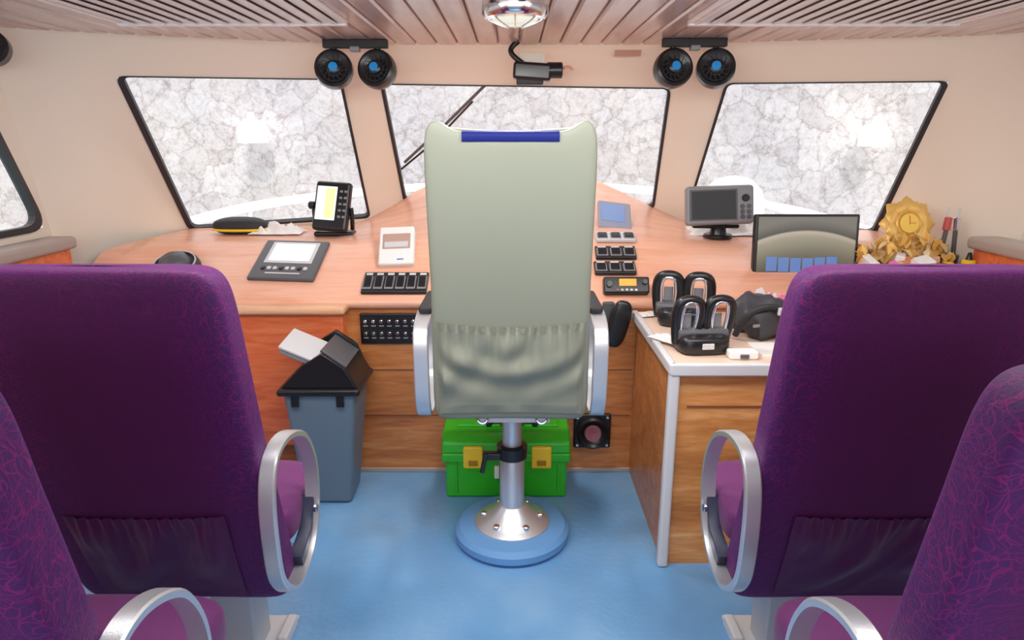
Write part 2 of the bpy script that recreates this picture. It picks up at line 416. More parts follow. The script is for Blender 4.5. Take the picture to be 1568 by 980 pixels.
sh=box('shelf_seam',.6,2.06,2.146,2.151,.615,.62,seam)
group('chart_cabinet',[cab,side,top,e1,e2,post,sh],(1.2,2.5,0))

# ---------------- helm chair ----------------
def loop(name,xc,path,wd,th,mat):
    k=len(path); pts=[]
    for i in range(k):
        p0,p1,p2,p3=[Vector(path[(i+d)%k]) for d in (-1,0,1,2)]
        for j in range(6):
            t=j/6
            pts.append(.5*((2*p1)+(-p0+p2)*t+(2*p0-5*p1+4*p2-p3)*t*t+(-p0+3*p1-3*p2+p3)*t**3))
    n=len(pts); ctr=sum(pts,Vector((0,0)))/n
    vs=[];fs=[]
    for i in range(n):
        tg=(pts[(i+1)%n]-pts[i-1]).normalized(); nr=Vector((-tg.y,tg.x))
        if nr.dot(ctr-pts[i])<0: nr=-nr
        for (dx,dn_) in ((-wd/2,.004),(-wd/2+.004,0),(wd/2-.004,0),(wd/2,.004),(wd/2,th),(-wd/2,th)):
            q=pts[i]+nr*dn_; vs.append((xc+dx,q.x,q.y))
    for i in range(n):
        a=i*6;b=((i+1)%n)*6
        for q in range(6): fs.append((a+q,a+(q+1)%6,b+(q+1)%6,b+q))
    ob=mk(name,vs,fs,mat,True)
    m=ob.modifiers.new('es','EDGE_SPLIT'); m.split_angle=math.radians(35)
    return ob
def helm_chair():
    P=[]
    W,D,H=.256,.052,.467; zc=1.058; X0=-.004
    def yc(z): return 2.125-.075*((z-.6)/.95)
    def de(x,y,z):
        u=abs(x)/W; t=max(0,(z/H-.6)/.4); t=t*t
        z2=z+t*(.034*math.exp(-((u-.88)/.18)**2)-.002)
        w=1-.02*math.sin(math.pi*min(1,max(0,(.45-z/H)/1.2)))
        zz=zc+z2
        conc=.018*(1-min(1,u)**2)
        return (X0+x*w,yc(zz)+y+conc,zz)
    P.append(sell('backrest',W,D,H,vinyl,T(0,0,0),n=18,m=6,k=9,rows=70,cols=90,deform=de))
    def yr(x,z):
        u=min(1,abs(x)/W); return yc(z)-D*(1-u**6)**(1/6)+.018*(1-u*u)
    vs=[];fs=[];n=20
    for i in range(n+1):
        x=-.142+.284*i/n
        for dzz,dy in ((-.030,.003),(-.014,-.001),(-.005,.004),(.002,.022),(.002,.05)):
            z=zc+H+dzz; vs.append((X0+x,yc(z)-D+.018*(1-(x/W)**2)+dy-.003,z))
    for i in range(n):
        for j in range(4): fs.append((i*5+j,(i+1)*5+j,(i+1)*5+j+1,i*5+j+1))
    P.append(mk('head_strip',vs,fs,blue,True))
    vs=[];fs=[];nx,nz=150,70
    for j in range(nz+1):
        v=j/nz
        for i in range(nx+1):
            u=-1+2*i/nx; x=u*.241*(1-.03*v)
            ztop=.922+.022*u*u; z=ztop+(.622-ztop)*v
            puff=.010*math.sin(math.pi*min(1,v*1.1+.03))+.005
            r=.0045*math.sin(u*46+2*noise.noise(Vector((u*6,1,v*3))))*math.exp(-v*6)
            if v<.06: r*=1.6
            big=noise.noise(Vector((u*3.0+v*1.5,v*2.2,3)))*.026*min(1,v*3)*(1-v*.7)
            sw=.009*math.sin((v*5+u*u*1.8)*3)*math.exp(-((v-.5)/.22)**2)
            edge=min(1,(1-abs(u))*12)
            y=yr(x,z)-.002-(puff+r+big+sw)*edge*(1 if v<.9 else (1-v)*10)
            y=min(y,yr(x,z)-.001)
            vs.append((X0+x,y,z))
    w=nx+1
    for j in range(nz):
        for i in range(nx): fs.append((j*w+i,(j+1)*w+i,(j+1)*w+i+1,j*w+i+1))
    P.append(mk('pocket',vs,fs,vinylp,True))
    P.append(sell('seat_cushion',.25,.22,.055,vinyl,T(0,2.40,.66),n=4,m=6,k=4,rows=20))
    P.append(box('seat_pan',-.14,.14,2.2,2.5,.585,.605,dgrey,.004))
    P.append(box('slide_plate',-.11,.13,2.13,2.42,.565,.585,lgrey,.003))
    for s in (-1,1):
        path=[(2.085,.65),(2.07,.78),(2.08,.89),(2.16,.935),(2.30,.94),(2.40,.89),(2.42,.78),(2.38,.65),(2.28,.60),(2.14,.59)]
        P.append(loop('arm_loop',X0+s*.292,path,.05,.014,alu))
        P.append(obox('arm_pad',.050,.26,.026,T(X0+s*.284,2.30,.951),blackm,.011))
    py=2.335
    P.append(lathe('base_ring',[(0,0),(.205,0),(.222,.015),(.222,.04),(.205,.058),(.15,.062),(0,.062)],T(0,py,0),bluepuck,56))
    P.append(lathe('base_cone',[(.145,.062),(.145,.068),(.13,.078),(.085,.105),(.06,.13),(.05,.14),(0,.14)],T(0,py,0),alu,48))
    P.append(lathe('post_lower',[(.047,.12),(.047,.38),(.044,.385),(0,.385)],T(0,py,0),alu,40))
    P.append(cyl('post_upper',.036,.20,T(0,py,.48),alu))
    P.append(lathe('clamp',[(.052,.335),(.058,.34),(.058,.385),(.052,.39)],T(0,py,0),blackp,40))
    P.append(obox('clamp_lug',.07,.03,.03,T(-.075,py-.03,.355),blackp,.006))
    P.append(obox('clamp_lever',.018,.02,.08,T(-.105,py-.04,.33)@R(12,'Y'),blackp,.005))
    P.append(lathe('top_collar',[(.055,.50),(.06,.505),(.06,.555),(.055,.56)],T(0,py,0),blackp,40))
    for i in range(6):
        a=math.radians(-90+60*i+28); P.append(cyl('bolt',.013,.014,T(.11*math.cos(a),py+.11*math.sin(a),.092),chrome,n=12))
    for s in (-1,1): P.append(tube('hook',[(s*.10-.02,2.12,.6),(s*.10-.02,2.1,.575),(s*.10+.02,2.1,.575),(s*.10+.02,2.12,.6)],.004,chrome))
    group('helm_chair',P,(0,py,0))
helm_chair()

# ---------------- passenger seats ----------------
def seat(s,ox,oy,ay=.9,az=0):
    P=[]
    xc=-.888; W,D,H=.285,.062,.485; zc=.757
    def yc(z): return 1.635-.235*((z-.28)/.96)-.03*math.sin(math.pi*min(1,max(0,(z-.28)/.96)))
    def de(x,y,z):
        w=1-.03*max(0,z/H)**2
        return (x*w,y+yc(zc+z)-1.5+(.012*(1-(x/W)**2) if y<0 else 0),z)
    bo=sell('backrest',W,D,H,purple,T(s*-xc+ox,1.5+oy,zc),n=13,m=6,k=7,rows=70,cols=80,deform=de); P.append(bo)
    def yr(x,z):
        u=min(1,abs(x)/W); return yc(z)-D*(1-u**6)**(1/6)+.012*(1-u*u)
    vs=[];fs=[];nx,nz=130,50
    for j in range(nz+1):
        v=j/nz
        for i in range(nx+1):
            u=-1+2*i/nx; x=u*.20*(1-.05*v)
            ztop=.605-.012*(1-u*u); z=ztop+(.31-ztop)*v
            puff=.010*math.sin(math.pi*min(1,v*1.05+.04))
            r=.005*math.sin(u*44+2*noise.noise(Vector((u*6,s,v*3))))*math.exp(-v*6)
            big=noise.noise(Vector((u*2.6+v*1.5+ox*9,v*2.0,oy)))*.034*min(1,v*3)*(1-v*.6)
            edge=min(1,(1-abs(u))*6)
            y=yr(x,z)-.002-(puff+r+big)*edge*(1 if v<.9 else (1-v)*10)
            y=min(y,yr(x,z)-.001)
            vs.append((s*-xc+x+s*.02+ox,y+oy,z))
    w=nx+1
    for j in range(nz):
        for i in range(nx): fs.append((j*w+i,(j+1)*w+i,(j+1)*w+i+1,j*w+i+1))
    P.append(mk('pocket',vs,fs,purpled,True))
    P.append(sell('seat_cushion',.28,.17,.075,purplec,T(s*.89+ox,1.80+oy,.455),n=4,m=7,k=5,rows=24))
    path=[(1.43,.43),(1.405,.56),(1.415,.69),(1.47,.765),(1.59,.775),(1.73,.715),(1.805,.59),(1.785,.44),(1.69,.355),(1.54,.342)]
    path=[(1.60+(a-1.60)*ay,b+az) for a,b in path]
    for xa in (.585,1.19):
        P.append(loop('armrest',s*xa+ox,[(y+oy,z) for y,z in path],.040,.016,alu))
    navy=M('bracket_navy',(.02,.025,.06),.4)
    bp=[(1.60+(a-1.60)*ay+oy,b+az) for a,b in [(1.64,.34),(1.78,.37),(1.825,.50),(1.79,.50),(1.73,.42),(1.62,.39)]]
    for xa in (.597,1.18):
        x0=s*xa+ox
        P.append(prism('bracket',bp,'x',x0-.018,x0+.018,navy,.004))
        P.append(cyl('arm_bolt',.012,.01,T(s*(xa-.028)+ox,1.74+oy,.47+az)@R(90,'Y'),chrome,n=16))
    lb=M('leg_grey_blue',(.42,.47,.52),.4)
    P.append(box('leg',s*.82-.06+ox,s*.82+.06+ox,1.68+oy,1.80+oy,0,.39,lb,.008))
    P.append(box('frame_rail',s*.89-.27+ox,s*.89+.27+ox,1.66+oy,1.70+oy,.33,.385,lgrey,.008))
    P.append(box('foot_plate',s*.80-.11+ox,s*.80+.11+ox,1.62+oy,1.86+oy,0,.012,lgrey,.004))
    P.append(box('foot_stay',s*.70-.015+ox,s*.70+.015+ox,1.72+oy,1.83+oy,0,.04,lgrey,.006))
    group('passenger_seat',P,(s*.89+ox,1.6+oy,0))
seat(-1,0,0); seat(1,-.010,0); seat(-1,-.022,-.655,.80,0); seat(1,-.034,-.66,.80,-.015)

# ---------------- bin ----------------
def swing_bin():
    P=[]
    def tap(name,x0,x1,y0,y1,z0,X0,X1,Y0,Y1,z1,mat,b):
        ob=mk(name,[(x0,y0,z0),(x1,y0,z0),(x1,y1,z0),(x0,y1,z0),(X0,Y0,z1),(X1,Y0,z1),(X1,Y1,z1),(X0,Y1,z1)],BF,mat); bev(ob,b,4); return ob
    P.append(tap('body',-.885,-.685,2.57,2.75,0,-.915,-.625,2.505,2.77,.53,bluegrey,.02))
    P.append(box('rim',-.935,-.605,2.49,2.78,.515,.545,blackp,.012))
    for s in (0,1):
        P.append(box('clip',-.88+s*.18,-.85+s*.18,2.495,2.51,.47,.52,blackp,.003))
    gp=[(-.92,.545),(-.62,.545),(-.665,.63),(-.75,.69),(-.83,.64)]
    P.append(prism('hood_front',gp,'y',2.51,2.535,blackp,.004))
    P.append(prism('hood_back',[(a,b+.03 if b>.6 else b) for a,b in gp],'y',2.74,2.765,blackp,.004))
    P.append(obox('hood_side',.10,.25,.012,T(-.642,2.64,.585)@R(62,'Y'),blackp,.003))
    P.append(obox('inner_flap',.12,.24,.012,T(-.705,2.64,.665)@R(36,'Y'),dgrey,.003))
    P.append(obox('hood_left',.12,.25,.012,T(-.87,2.64,.59)@R(-48,'Y'),blackp,.003))
    fm=T(-.825,2.60,.690)@R(24,'Y')@R(10,'X')
    P.append(obox('swing_flap',.19,.17,.014,fm,M('flap_grey',(.62,.62,.64),.4),.005))
    P.append(obox('flap_edge',.18,.16,.03,fm@T(.004,0,-.014),M('flap_edge_grey',(.30,.31,.33),.4),.006))
    group('swing_bin',P,(-.77,2.65,0))
swing_bin()
def toolbox():
    P=[]
    P.append(box('body',-.285,.235,2.62,2.84,0,.175,green,.012))
    P.append(box('lid_skirt',-.30,.25,2.605,2.845,.17,.215,green,.01))
    P.append(prism('lid',[(2.605,.213),(2.845,.213),(2.84,.275),(2.82,.295),(2.66,.295),(2.61,.26)],'x',-.298,.248,green,.01))
    for x in (-.165,.125):
        P.append(box('latch',x-.042,x+.042,2.592,2.612,.15,.25,yellow,.008))
        P.append(box('latch_window',x-.02,x+.02,2.588,2.595,.165,.19,M('latch_dark_yellow',(.35,.2,.01),.5),.003))  # darker yellow inset low on each latch
    P.append(box('handle_bar',-.10,.10,2.70,2.74,.325,.345,blackp,.008))
    for x in (-.10,.10): P.append(box('handle_leg',x-.015,x+.015,2.70,2.74,.29,.34,blackp,.005))
    P.append(box('organiser_lid',-.24,-.05,2.70,2.80,.293,.305,green,.005))
    P.append(box('organiser_lid',.05,.20,2.70,2.80,.293,.305,green,.005))
    for x in (-.24,-.02,.20): P.append(box('rib',x-.006,x+.006,2.612,2.622,.02,.16,green,.003))
    P.append(box('side_clip',-.075,-.055,2.6,2.62,.10,.155,white,.003))
    group('toolbox',P,(-.02,2.73,0))
toolbox()
P=[obox('flange',.17,.17,.02,T(.368,2.852,.21)@R(90,'X'),blackp,.012),
   lathe('horn_ring',[(.075,0),(.075,.03),(.066,.036),(.05,.02),(0,.012)],T(.368,2.845,.21)@R(90,'X'),blackp),
   lathe('diaphragm',[(0,.03),(.02,.034),(.036,.036),(.04,.022)][::-1],T(.368,2.845,.21)@R(90,'X'),red)]
for a in (-1,1):
    for b in (-1,1): P.append(cyl('screw',.007,.006,T(.368+a*.068,2.84,.21+b*.068)@R(90,'X'),chrome,n=10))
group('horn_speaker',P,(.368,2.85,.21))
P=[box('plate',-.67,-.37,2.852,2.866,.625,.765,blackp,.006)]
for r in range(2):
    for i in range(8):
        x=-.645+i*.035; z=.73-r*.055
        P.append(cyl('switch',.008,.012,T(x,2.848,z)@R(90,'X'),chrome,n=14))
        P.append(box('legend',x-.010,x+.010,2.850,2.853,z-.024,z-.018,grey))
group('switch_panel',P,(-.52,2.86,.69))
P=[obox('base',.05,.03,.12,T(.42,2.845,.76),dgrey,.006),
   sell('grip',.045,.022,.105,blackp,T(.458,2.79,.735)@R(14,'Y'),n=3,m=3,k=3,rows=20,cols=32),
   cyl('stalk',.014,.06,T(.45,2.825,.75)@R(90,'X'),blackp)]
group('throttle_lever',P,(.45,2.84,.75))

# ---------------- dash items ----------------
m0=dmat(-1.035,3.10,.008,-3)
P=[obox('bezel',.305,.30,.02,m0,dgrey,.008),obox('screen',.19,.13,.004,m0@T(.0,.05,.0115),screenw,.003)]
P.append(obox('screen_frame',.225,.165,.004,m0@T(0,.05,.009),lgrey,.003))
for i in range(8): P.append(obox('button',.018,.02,.008,m0@T(-.1+i*.028,-.075,.012),lgrey if i%3 else blackp,.003))
P.append(obox('logo_strip',.16,.008,.002,m0@T(0,-.11,.0105),lgrey))
group('display_panel',P,m0.translation)
m1=dmat(-.535,3.14,.035,2)@R(18,'X')
P=[obox('case',.165,.21,.06,m1,white,.012),obox('window',.13,.085,.01,m1@T(0,.02,.028),M('smoked_window',(.50,.34,.28),.15),.006),obox('breakers',.11,.03,.012,m1@T(0,-.0,.03),lgrey,.003),obox('mark',.03,.006,.002,m1@T(.02,-.08,.031),bluescr)]
group('breaker_box',P,m1.translation)
def rockers(name,mx,wd,hh,n,mat=blackp,legend=True):
    P=[obox('plate',wd,hh,.02,mx,mat,.006)]
    for i in range(n):
        x=-wd/2+wd*(i+.5)/n
        P.append(obox('rocker_rim',wd/n*.82,hh*.62,.006,mx@T(x,-hh*.06,.0105),grey,.002))
        P.append(obox('rocker',wd/n*.66,hh*.5,.014,mx@T(x,-hh*.06,.013)@R(6,'X'),blackp,.004))
        if legend: P.append(obox('legend',wd/n*.6,hh*.10,.002,mx@T(x,hh*.37,.0105),lgrey))
    group(name,P,mx.translation)
rockers('rocker_switch_panel',dmat(-.52,2.945,.010),.29,.14,6)
rockers('rocker_switch_panel',dmat(.497,3.235,.012),.19,.075,3,lgrey)
rockers('rocker_switch_panel',dmat(.485,3.13,.012),.19,.085,3)
rockers('rocker_switch_panel',dmat(.47,3.035,.012),.19,.085,3)
m=dmat(.52,3.47,.03)@R(25,'X')
group('chart_display',[obox('body',.17,.19,.025,m,M('display_case_grey_blue',(.30,.32,.42),.4),.008),obox('screen',.12,.12,.003,m@T(-.01,.01,.0135),M('screen_soft_blue',(.12,.18,.32),.2,emit=(.2,.3,.6),es=.45),.002)],m.translation)
m=dmat(.50,2.905,.03)@R(35,'X')
P=[obox('body',.20,.075,.05,m,blackp,.008),obox('lcd',.075,.032,.003,m@T(.005,.01,.0265),orange,.002),cyl('knob',.014,.02,m@T(-.075,.0,.03),dgrey,n=20),cyl('knob',.011,.02,m@T(.08,.01,.03),dgrey,n=20)]
for i in range(5): P.append(obox('key',.012,.01,.004,m@T(-.04+i*.02,-.024,.027),red if i==0 else lgrey,.002))
group('vhf_radio',P,m.translation)
m=dmat(-1.53,3.03,0)
group('compass',[lathe('case',[(.105,0),(.108,.02),(.10,.045),(.085,.055),(.08,.048),(0,.046)],m,blackp),lathe('dome',[(.07,.046),(.06,.075),(.035,.092),(0,.097)],m,dgrey),tube('rim_ring',[tuple(m@Vector((.092*math.cos(a*math.pi/8),.092*math.sin(a*math.pi/8),.053))) for a in range(16)],.003,lgrey,True)],m.translation)
m=T(-.905,3.42,1.175)@R(-10,'Z')@R(72,'X')@R(-3,'Z')
P=[obox('body',.185,.25,.045,m,blackp,.016),obox('screen',.105,.17,.004,m@T(-.025,.012,.024),screenw,.003),obox('map_patch',.05,.15,.002,m@T(-.005,.012,.027),M('screen_yellow',(.6,.65,.2),.3,emit=(.9,.95,.5),es=.7))]
for r in range(5):
    for c_ in range(2): P.append(obox('key',.016,.012,.006,m@T(.05+.024*c_,.075-.032*r,.024),grey,.003))
for s in (-1,1): P.append(tube('bracket',[tuple(m@Vector((s*.1,0,0))),tuple(m@Vector((s*.105,-.05,-.02))),(-.905+s*.09,3.44,1.06)],.011,blackp))
P.append(obox('bracket_base',.20,.09,.025,T(-.905,3.44,dz(-.905,3.44)+.012),blackp,.01))
P.append(cyl('bracket_knob',.02,.03,m@T(-.11,0,0)@R(90,'Y'),blackp,n=16))
group('fish_finder',P,(-.905,3.44,1.03))
m=dmat(-1.41,3.5,.035)
group('sunglasses_case',[sell('case_top',.14,.065,.045,blackm,m@T(0,0,.006),n=2.5,m=2.5,k=2.5,rows=20,cols=40),sell('case_band',.144,.068,.010,yellow,m@T(0,0,-.010),n=4,m=2.5,k=4,rows=10,cols=40)],m.translation)
def crumple(name,m,w,d,h,mat,seed=0):
    vs=[];fs=[];n=24
    for j in range(n+1):
        for i in range(n+1):
            u=i/n-.5;v=j/n-.5
            e=min(1,(0.5-max(abs(u),abs(v)))*5)
            z=.003+e*h*abs(noise.noise(Vector((u*6+seed,v*6,seed)))*1.6+.25)
            vs.append((u*w*(1+.2*noise.noise(Vector((v*4,seed,0)))),v*d*(1+.2*noise.noise(Vector((u*4,seed,5)))),z))
    for j in range(n):
        for i in range(n): fs.append((j*(n+1)+i,j*(n+1)+i+1,(j+1)*(n+1)+i+1,(j+1)*(n+1)+i))
    return mk(name,vs,fs,mat,False,mx=m)
crumple('crumpled_paper',dmat(-1.22,3.50,.004),.26,.14,.05,paper,2)
crumple('crumpled_cloth',dmat(1.16,3.52,.004),.50,.24,.05,paper,5)
m=T(1.015,3.33,1.19)@R(80,'X')@R(2,'Z')
P=[obox('body',.33,.19,.06,m,grey,.018),obox('screen',.215,.135,.004,m@T(-.035,.0,.031),screeng,.003)]
P.append(obox('bezel',.235,.15,.004,m@T(-.035,0,.029),dgrey,.004))
P.append(cyl('rotary',.018,.02,m@T(.12,.03,.035),blackp,n=20))
for r in range(3):
    P.append(cyl('key',.011,.008,m@T(.105,-.01-.025*r,.032),dgrey,n=14)); P.append(cyl('key',.011,.008,m@T(.137,-.01-.025*r,.032),dgrey,n=14))
P.append(box('yoke',.90,1.13,3.34,3.38,1.075,1.095,blackp,.008))
P.append(cyl('stand',.045,.06,T(1.03,3.36,1.055),blackp,.035)); P.append(cyl('foot',.07,.02,T(1.03,3.36,dz(1.03,3.36)+.012),blackp))
group('chart_plotter',P,(1.03,3.36,1.03))
mm=T(1.34,3.06,1.025)@R(84,'X')
m_s,N,L,b=newmat('monitor_gradient')  # curved grey-green bands across the screen
tc=N.new('ShaderNodeTexCoord'); sp=N.new('ShaderNodeSeparateXYZ'); L.new(tc.outputs['Object'],sp.inputs[0])
sq=N.new('ShaderNodeMath'); sq.operation='MULTIPLY'; L.new(sp.outputs['X'],sq.inputs[0]); L.new(sp.outputs['X'],sq.inputs[1])
s5=N.new('ShaderNodeMath'); s5.operation='MULTIPLY_ADD'; s5.inputs[1].default_value=.9; L.new(sq.outputs[0],s5.inputs[0]); L.new(sp.outputs['Y'],s5.inputs[2])
mr=N.new('ShaderNodeMapRange'); mr.inputs[1].default_value=-.13; mr.inputs[2].default_value=.15; L.new(s5.outputs[0],mr.inputs[0])
r=ramp(N,[(0,(.05,.05,.045)),(.35,(.16,.17,.13)),(.62,(.30,.30,.22)),(.70,(.45,.43,.33)),(.73,(.06,.06,.05)),(.9,(.16,.16,.13))]); L.new(mr.outputs[0],r.inputs[0])
L.new(r.outputs[0],b.inputs['Base Color']); L.new(r.outputs[0],b.inputs['Emission Color']); b.inputs['Emission Strength'].default_value=.15; b.inputs['Roughness'].default_value=.15
P=[obox('case',.475,.30,.035,mm,blackp,.008),obox('screen',.445,.265,.003,mm@T(0,.005,.0175),m_s)]
for i in range(6):
    P.append(obox('blue_tile',.048,.065,.001,mm@T(-.155+i*.055,-.082+.003*abs(i-2.5),.0195),bluescr))
P.append(obox('neck',.06,.05,.10,T(1.34,3.10,.96),blackp,.01)); P.append(obox('stand_foot',.22,.14,.015,dmat(1.34,3.11,.006),blackp,.006))
group('monitor',P,(1.34,3.1,.93))
def flower(cx,cy,cz,R0,tilt=75):
    m=T(cx,cy,cz)@R(tilt,'X'); P=[]
    P.append(lathe('clock_rim',[(.056,0),(.060,.012),(.052,.02),(.046,.014),(0,.014)],m,gold))
    P.append(cyl('clock_face',.045,.006,m@T(0,0,.018),M('clock_face',(.9,.6,.08),.4)))
    P.append(obox('hand',.004,.04,.002,m@T(0,.015,.023),amber)); P.append(obox('hand',.03,.004,.002,m@T(.012,0,.023),amber))
    for k_,rr in ((8,1.0),(8,.78)):
        for i in range(k_):
            a=2*math.pi*i/k_+(0 if rr==1 else .39)
            vs=[];fs=[]
            for j in range(7):
                t=j/6; w=.040*math.sin(math.pi*(t*.88+.10))*(1 if rr==1 else .9)
                rad=.042+t*(R0-.042)*rr
                for q in (-1,0,1): vs.append((q*w,rad,.012*math.sin(t*3)+(.008 if q==0 else 0)-(.01 if rr==1 else 0)))
            for j in range(6):
                for q in range(2): fs.append((j*3+q,j*3+q+1,(j+1)*3+q+1,(j+1)*3+q))
            P.append(mk('petal',vs,fs,gold,True,mx=m@Matrix.Rotation(a,4,'Z')))
    return P,m
P,_=flower(1.83,3.12,1.125,.130)
gold2=M('gold_foil_pale',(.80,.60,.30),.5,.1)
for i in range(110):
    a=random.uniform(-.26,.17); hgt=random.uniform(0,.12)*max(0,1-abs(a)*2.6)
    vs=[(0,-.036,0),(.018,-.012,.010),(.022,.012,.014),(0,.036,0),(-.022,.012,.014),(-.018,-.012,.010)]
    P.append(mk('leaf',vs,[(0,1,2,3),(0,3,4,5)],gold if i%2 else gold2,False,mx=T(1.83+a,3.07+random.uniform(-.05,.05),.965+hgt)@Matrix.Rotation(random.uniform(0,6.28),4,'Z')@R(random.uniform(20,110),'X')))
P.append(box('ornament_base',1.70,1.92,3.08,3.18,.92,.985,gold,.01))
group('flower_clock',P,(1.83,3.12,.95))
P=[]
cols_=[amber,pink,white,M('tan_card',(.72,.45,.28),.6),yellow,white,amber,M('wrapper_peach',(.8,.5,.4),.5)]
for i in range(50):
    x=random.uniform(1.60,2.0); y=random.uniform(2.90,3.06)
    P.append(obox('packet',random.uniform(.035,.085),random.uniform(.03,.06),random.uniform(.012,.035),dmat(x,y,random.uniform(.015,.07),random.uniform(0,180))@R(random.uniform(-35,35),'X'),cols_[i%8],.005))
P.append(obox('card_box',.08,.06,.055,dmat(1.82,2.98,.085,20),white,.004))
group('desk_clutter',P,(1.82,3.0,.9))
P=[]
for i,x in enumerate((1.985,2.035)):
    P.append(cyl('barrel',.010,.15,T(x,3.08,1.05)@R(4-8*i,'Y'),dgrey,n=14)); P.append(cyl('cap',.016,.06,T(x+.004-.008*i,3.08,1.13)@R(4-8*i,'Y'),M('pen_cap_red',(.5,.08,.08),.4) if i==0 else chrome,n=14)); P.append(cyl('tip',.004,.05,T(x,3.08,1.18),lgrey,n=8))
P.append(cyl('holder',.045,.05,T(2.01,3.08,.965),dgrey,.05))
group('pen_holder',P,(2.01,3.08,.95))
P=[cyl('bottle',.028,.09,T(2.035,2.96,.94),yellow),cyl('label',.0285,.035,T(2.035,2.96,.935),blackp),cyl('cap',.014,.035,T(2.035,2.96,1.0),blackp,.008)]
group('glue_bottle',P,(2.035,2.96,.9))

# ---------------- cabinet items ----------------
def lever_unit(cx,cy,yaw,sc=1):
    m=T(cx,cy,.772)@R(yaw,'Z')@Matrix.Scale(sc,4); P=[]
    P.append(sell('base',.088,.075,.035,blackp,m@T(0,0,.033),n=4,m=4,k=4,rows=16,cols=36))
    for s in (-1,1):
        x=s*.053
        pts=[(x-.032,0,.03),(x-.042,-.008,.09),(x-.044,-.018,.150),(x-.030,-.026,.185),(x+.030,-.026,.185),(x+.044,-.018,.150),(x+.042,-.008,.09),(x+.032,0,.03)]
        P.append(tube('grip',[tuple(m@Vector(p)) for p in pts],.016*sc,blackp))
        P.append(tube('chrome_insert',[tuple(m@Vector((x+(px-x)*.60,py-.010,.01+pz*.90))) for px,py,pz in pts],.0065*sc,chrome))
        P.append(obox('lever_plate',.030*sc,.010*sc,.09*sc,m@T(x,.0,.085),grey,.003))
    P.append(cyl('hub',.022*sc,.17*sc,m@T(0,-.01,.062)@R(90,'Y'),dgrey,n=24))
    P.append(obox('front_badge',.04*sc,.006,.02*sc,m@T(0,-.074,.035),lgrey,.003))
    group('throttle_control',P,(cx,cy,.772))
lever_unit(.695,2.66,-14,1.12); lever_unit(.672,2.30,6,1.04)
P=[sell('bag',.135,.10,.072,M('bag_fabric',(.04,.04,.048),.5,bump=.4,bscale=60),T(.965,2.50,.842)@R(25,'Z')@R(12,'Y'),n=3,m=3,k=3,rows=36,cols=60,deform=lambda x,y,z:(x+.03*noise.noise(Vector((x*14,y*14,z*14))),y,z+.04*noise.noise(Vector((x*18,y*14,z*9)))))]
P.append(tube('strap',[(.84,2.43,.79),(.86,2.40,.88),(.95,2.385,.92),(1.03,2.40,.88),(1.08,2.42,.79)],.012,blackm))
P.append(tube('strap',[(.87,2.58,.80),(.90,2.54,.915),(.98,2.5,.93),(1.05,2.45,.85)],.009,dgrey))
P.append(obox('buckle',.04,.012,.03,T(.99,2.375,.895)@R(15,'X'),lgrey,.004))
P.append(obox('zip',.14,.004,.012,T(.95,2.395,.84)@R(18,'Z'),grey,.002))
group('camera_bag',P,(.965,2.5,.78))
crumple('pink_cloth',T(1.10,2.72,.774),.32,.20,.11,pink,8)
crumple('tissue',T(1.08,2.81,.774),.20,.07,.10,white,2)
group('power_adapter',[box('case',.745,.845,2.185,2.235,.772,.802,white,.008),box('port',.78,.81,2.18,2.19,.778,.792,dgrey,.002)],(.8,2.21,.78))
box('notebook',.87,1.03,2.22,2.38,.772,.778,paper,.001)
crumple('paper_sheet',T(.60,2.80,.775)@R(20,'Z'),.12,.08,.008,paper,3)
crumple('paper_sheet',T(.585,2.40,.782)@R(35,'Z'),.09,.14,.008,paper,4)

# ---------------- ceiling items ----------------
def fan_pair(x0,x1,y):
    P=[box('mount_bar',min(x0,x1)-.045,max(x0,x1)+.045,y-.02,y+.02,1.885,1.92,blackm,.004)]
    xm=(x0+x1)/2
    P.append(box('switch',xm-.02,xm+.02,y-.03,y+.01,1.87,1.89,grey,.003))
    for x,yaw in ((x0,8),(x1,-12)):
        m=T(x,y-.02,1.795)@R(yaw,'Z')@R(78,'X')
        P.append(lathe('housing',[(0,-.06),(.05,-.055),(.078,-.03),(.083,0),(.080,.03),(.070,.036),(.062,.030),(0,.012)],m,blackp,44))
        P.append(lathe('guard_ring',[(.052,.022),(.056,.030),(.060,.022)],m,dgrey,40))
        P.append(lathe('hub',[(.030,.012),(.030,.04),(.024,.045),(0,.046)],m,blackp,30))
        P.append(lathe('hub_badge',[(.019,.0455),(.019,.048),(0,.049)],m,fanblue,30))
        for k in range(14):
            P.append(obox('vane',.003,.038,.006,m@Matrix.Rotation(2*math.pi*k/14,4,'Z')@T(0,.045,.026)@R(25,'Z'),blackm))
        P.append(cyl('arm',.013,.05,T(x,y,1.875),blackp,n=16))
    group('cabin_fan',P,(xm,y,1.92))
fan_pair(-.775,-.585,3.13); fan_pair(.69,.875,3.09)
P=[obox('body',.17,.09,.075,T(.09,3.2,1.795)@R(4,'Y'),blackp,.014),obox('bracket',.12,.06,.03,T(.08,3.2,1.755),blackm,.006),cyl('nose',.035,.07,T(.19,3.19,1.80)@R(90,'Y'),blackp),
   tube('pink_wire',[(.22,3.19,1.80),(.25,3.18,1.83),(.27,3.18,1.80)],.006,M('copper',(.7,.35,.25),.5)),
   tube('cable',[(.05,3.2,1.83),(.0,3.2,1.86),(-.01,3.21,1.90),(.03,3.21,1.925)],.012,blackp),
   box('bracket_plate',.03,.15,3.22,3.29,1.80,1.88,cream,.003)]
group('search_light_control',P,(.09,3.2,1.92))
mk('wall_label',[(.465,3.265,1.868),(.585,3.262,1.868),(.585,3.245,1.893),(.465,3.248,1.893)],[(0,1,2,3)],M('label_tan',(.55,.32,.24),.5))
lx,ly=.01,2.395
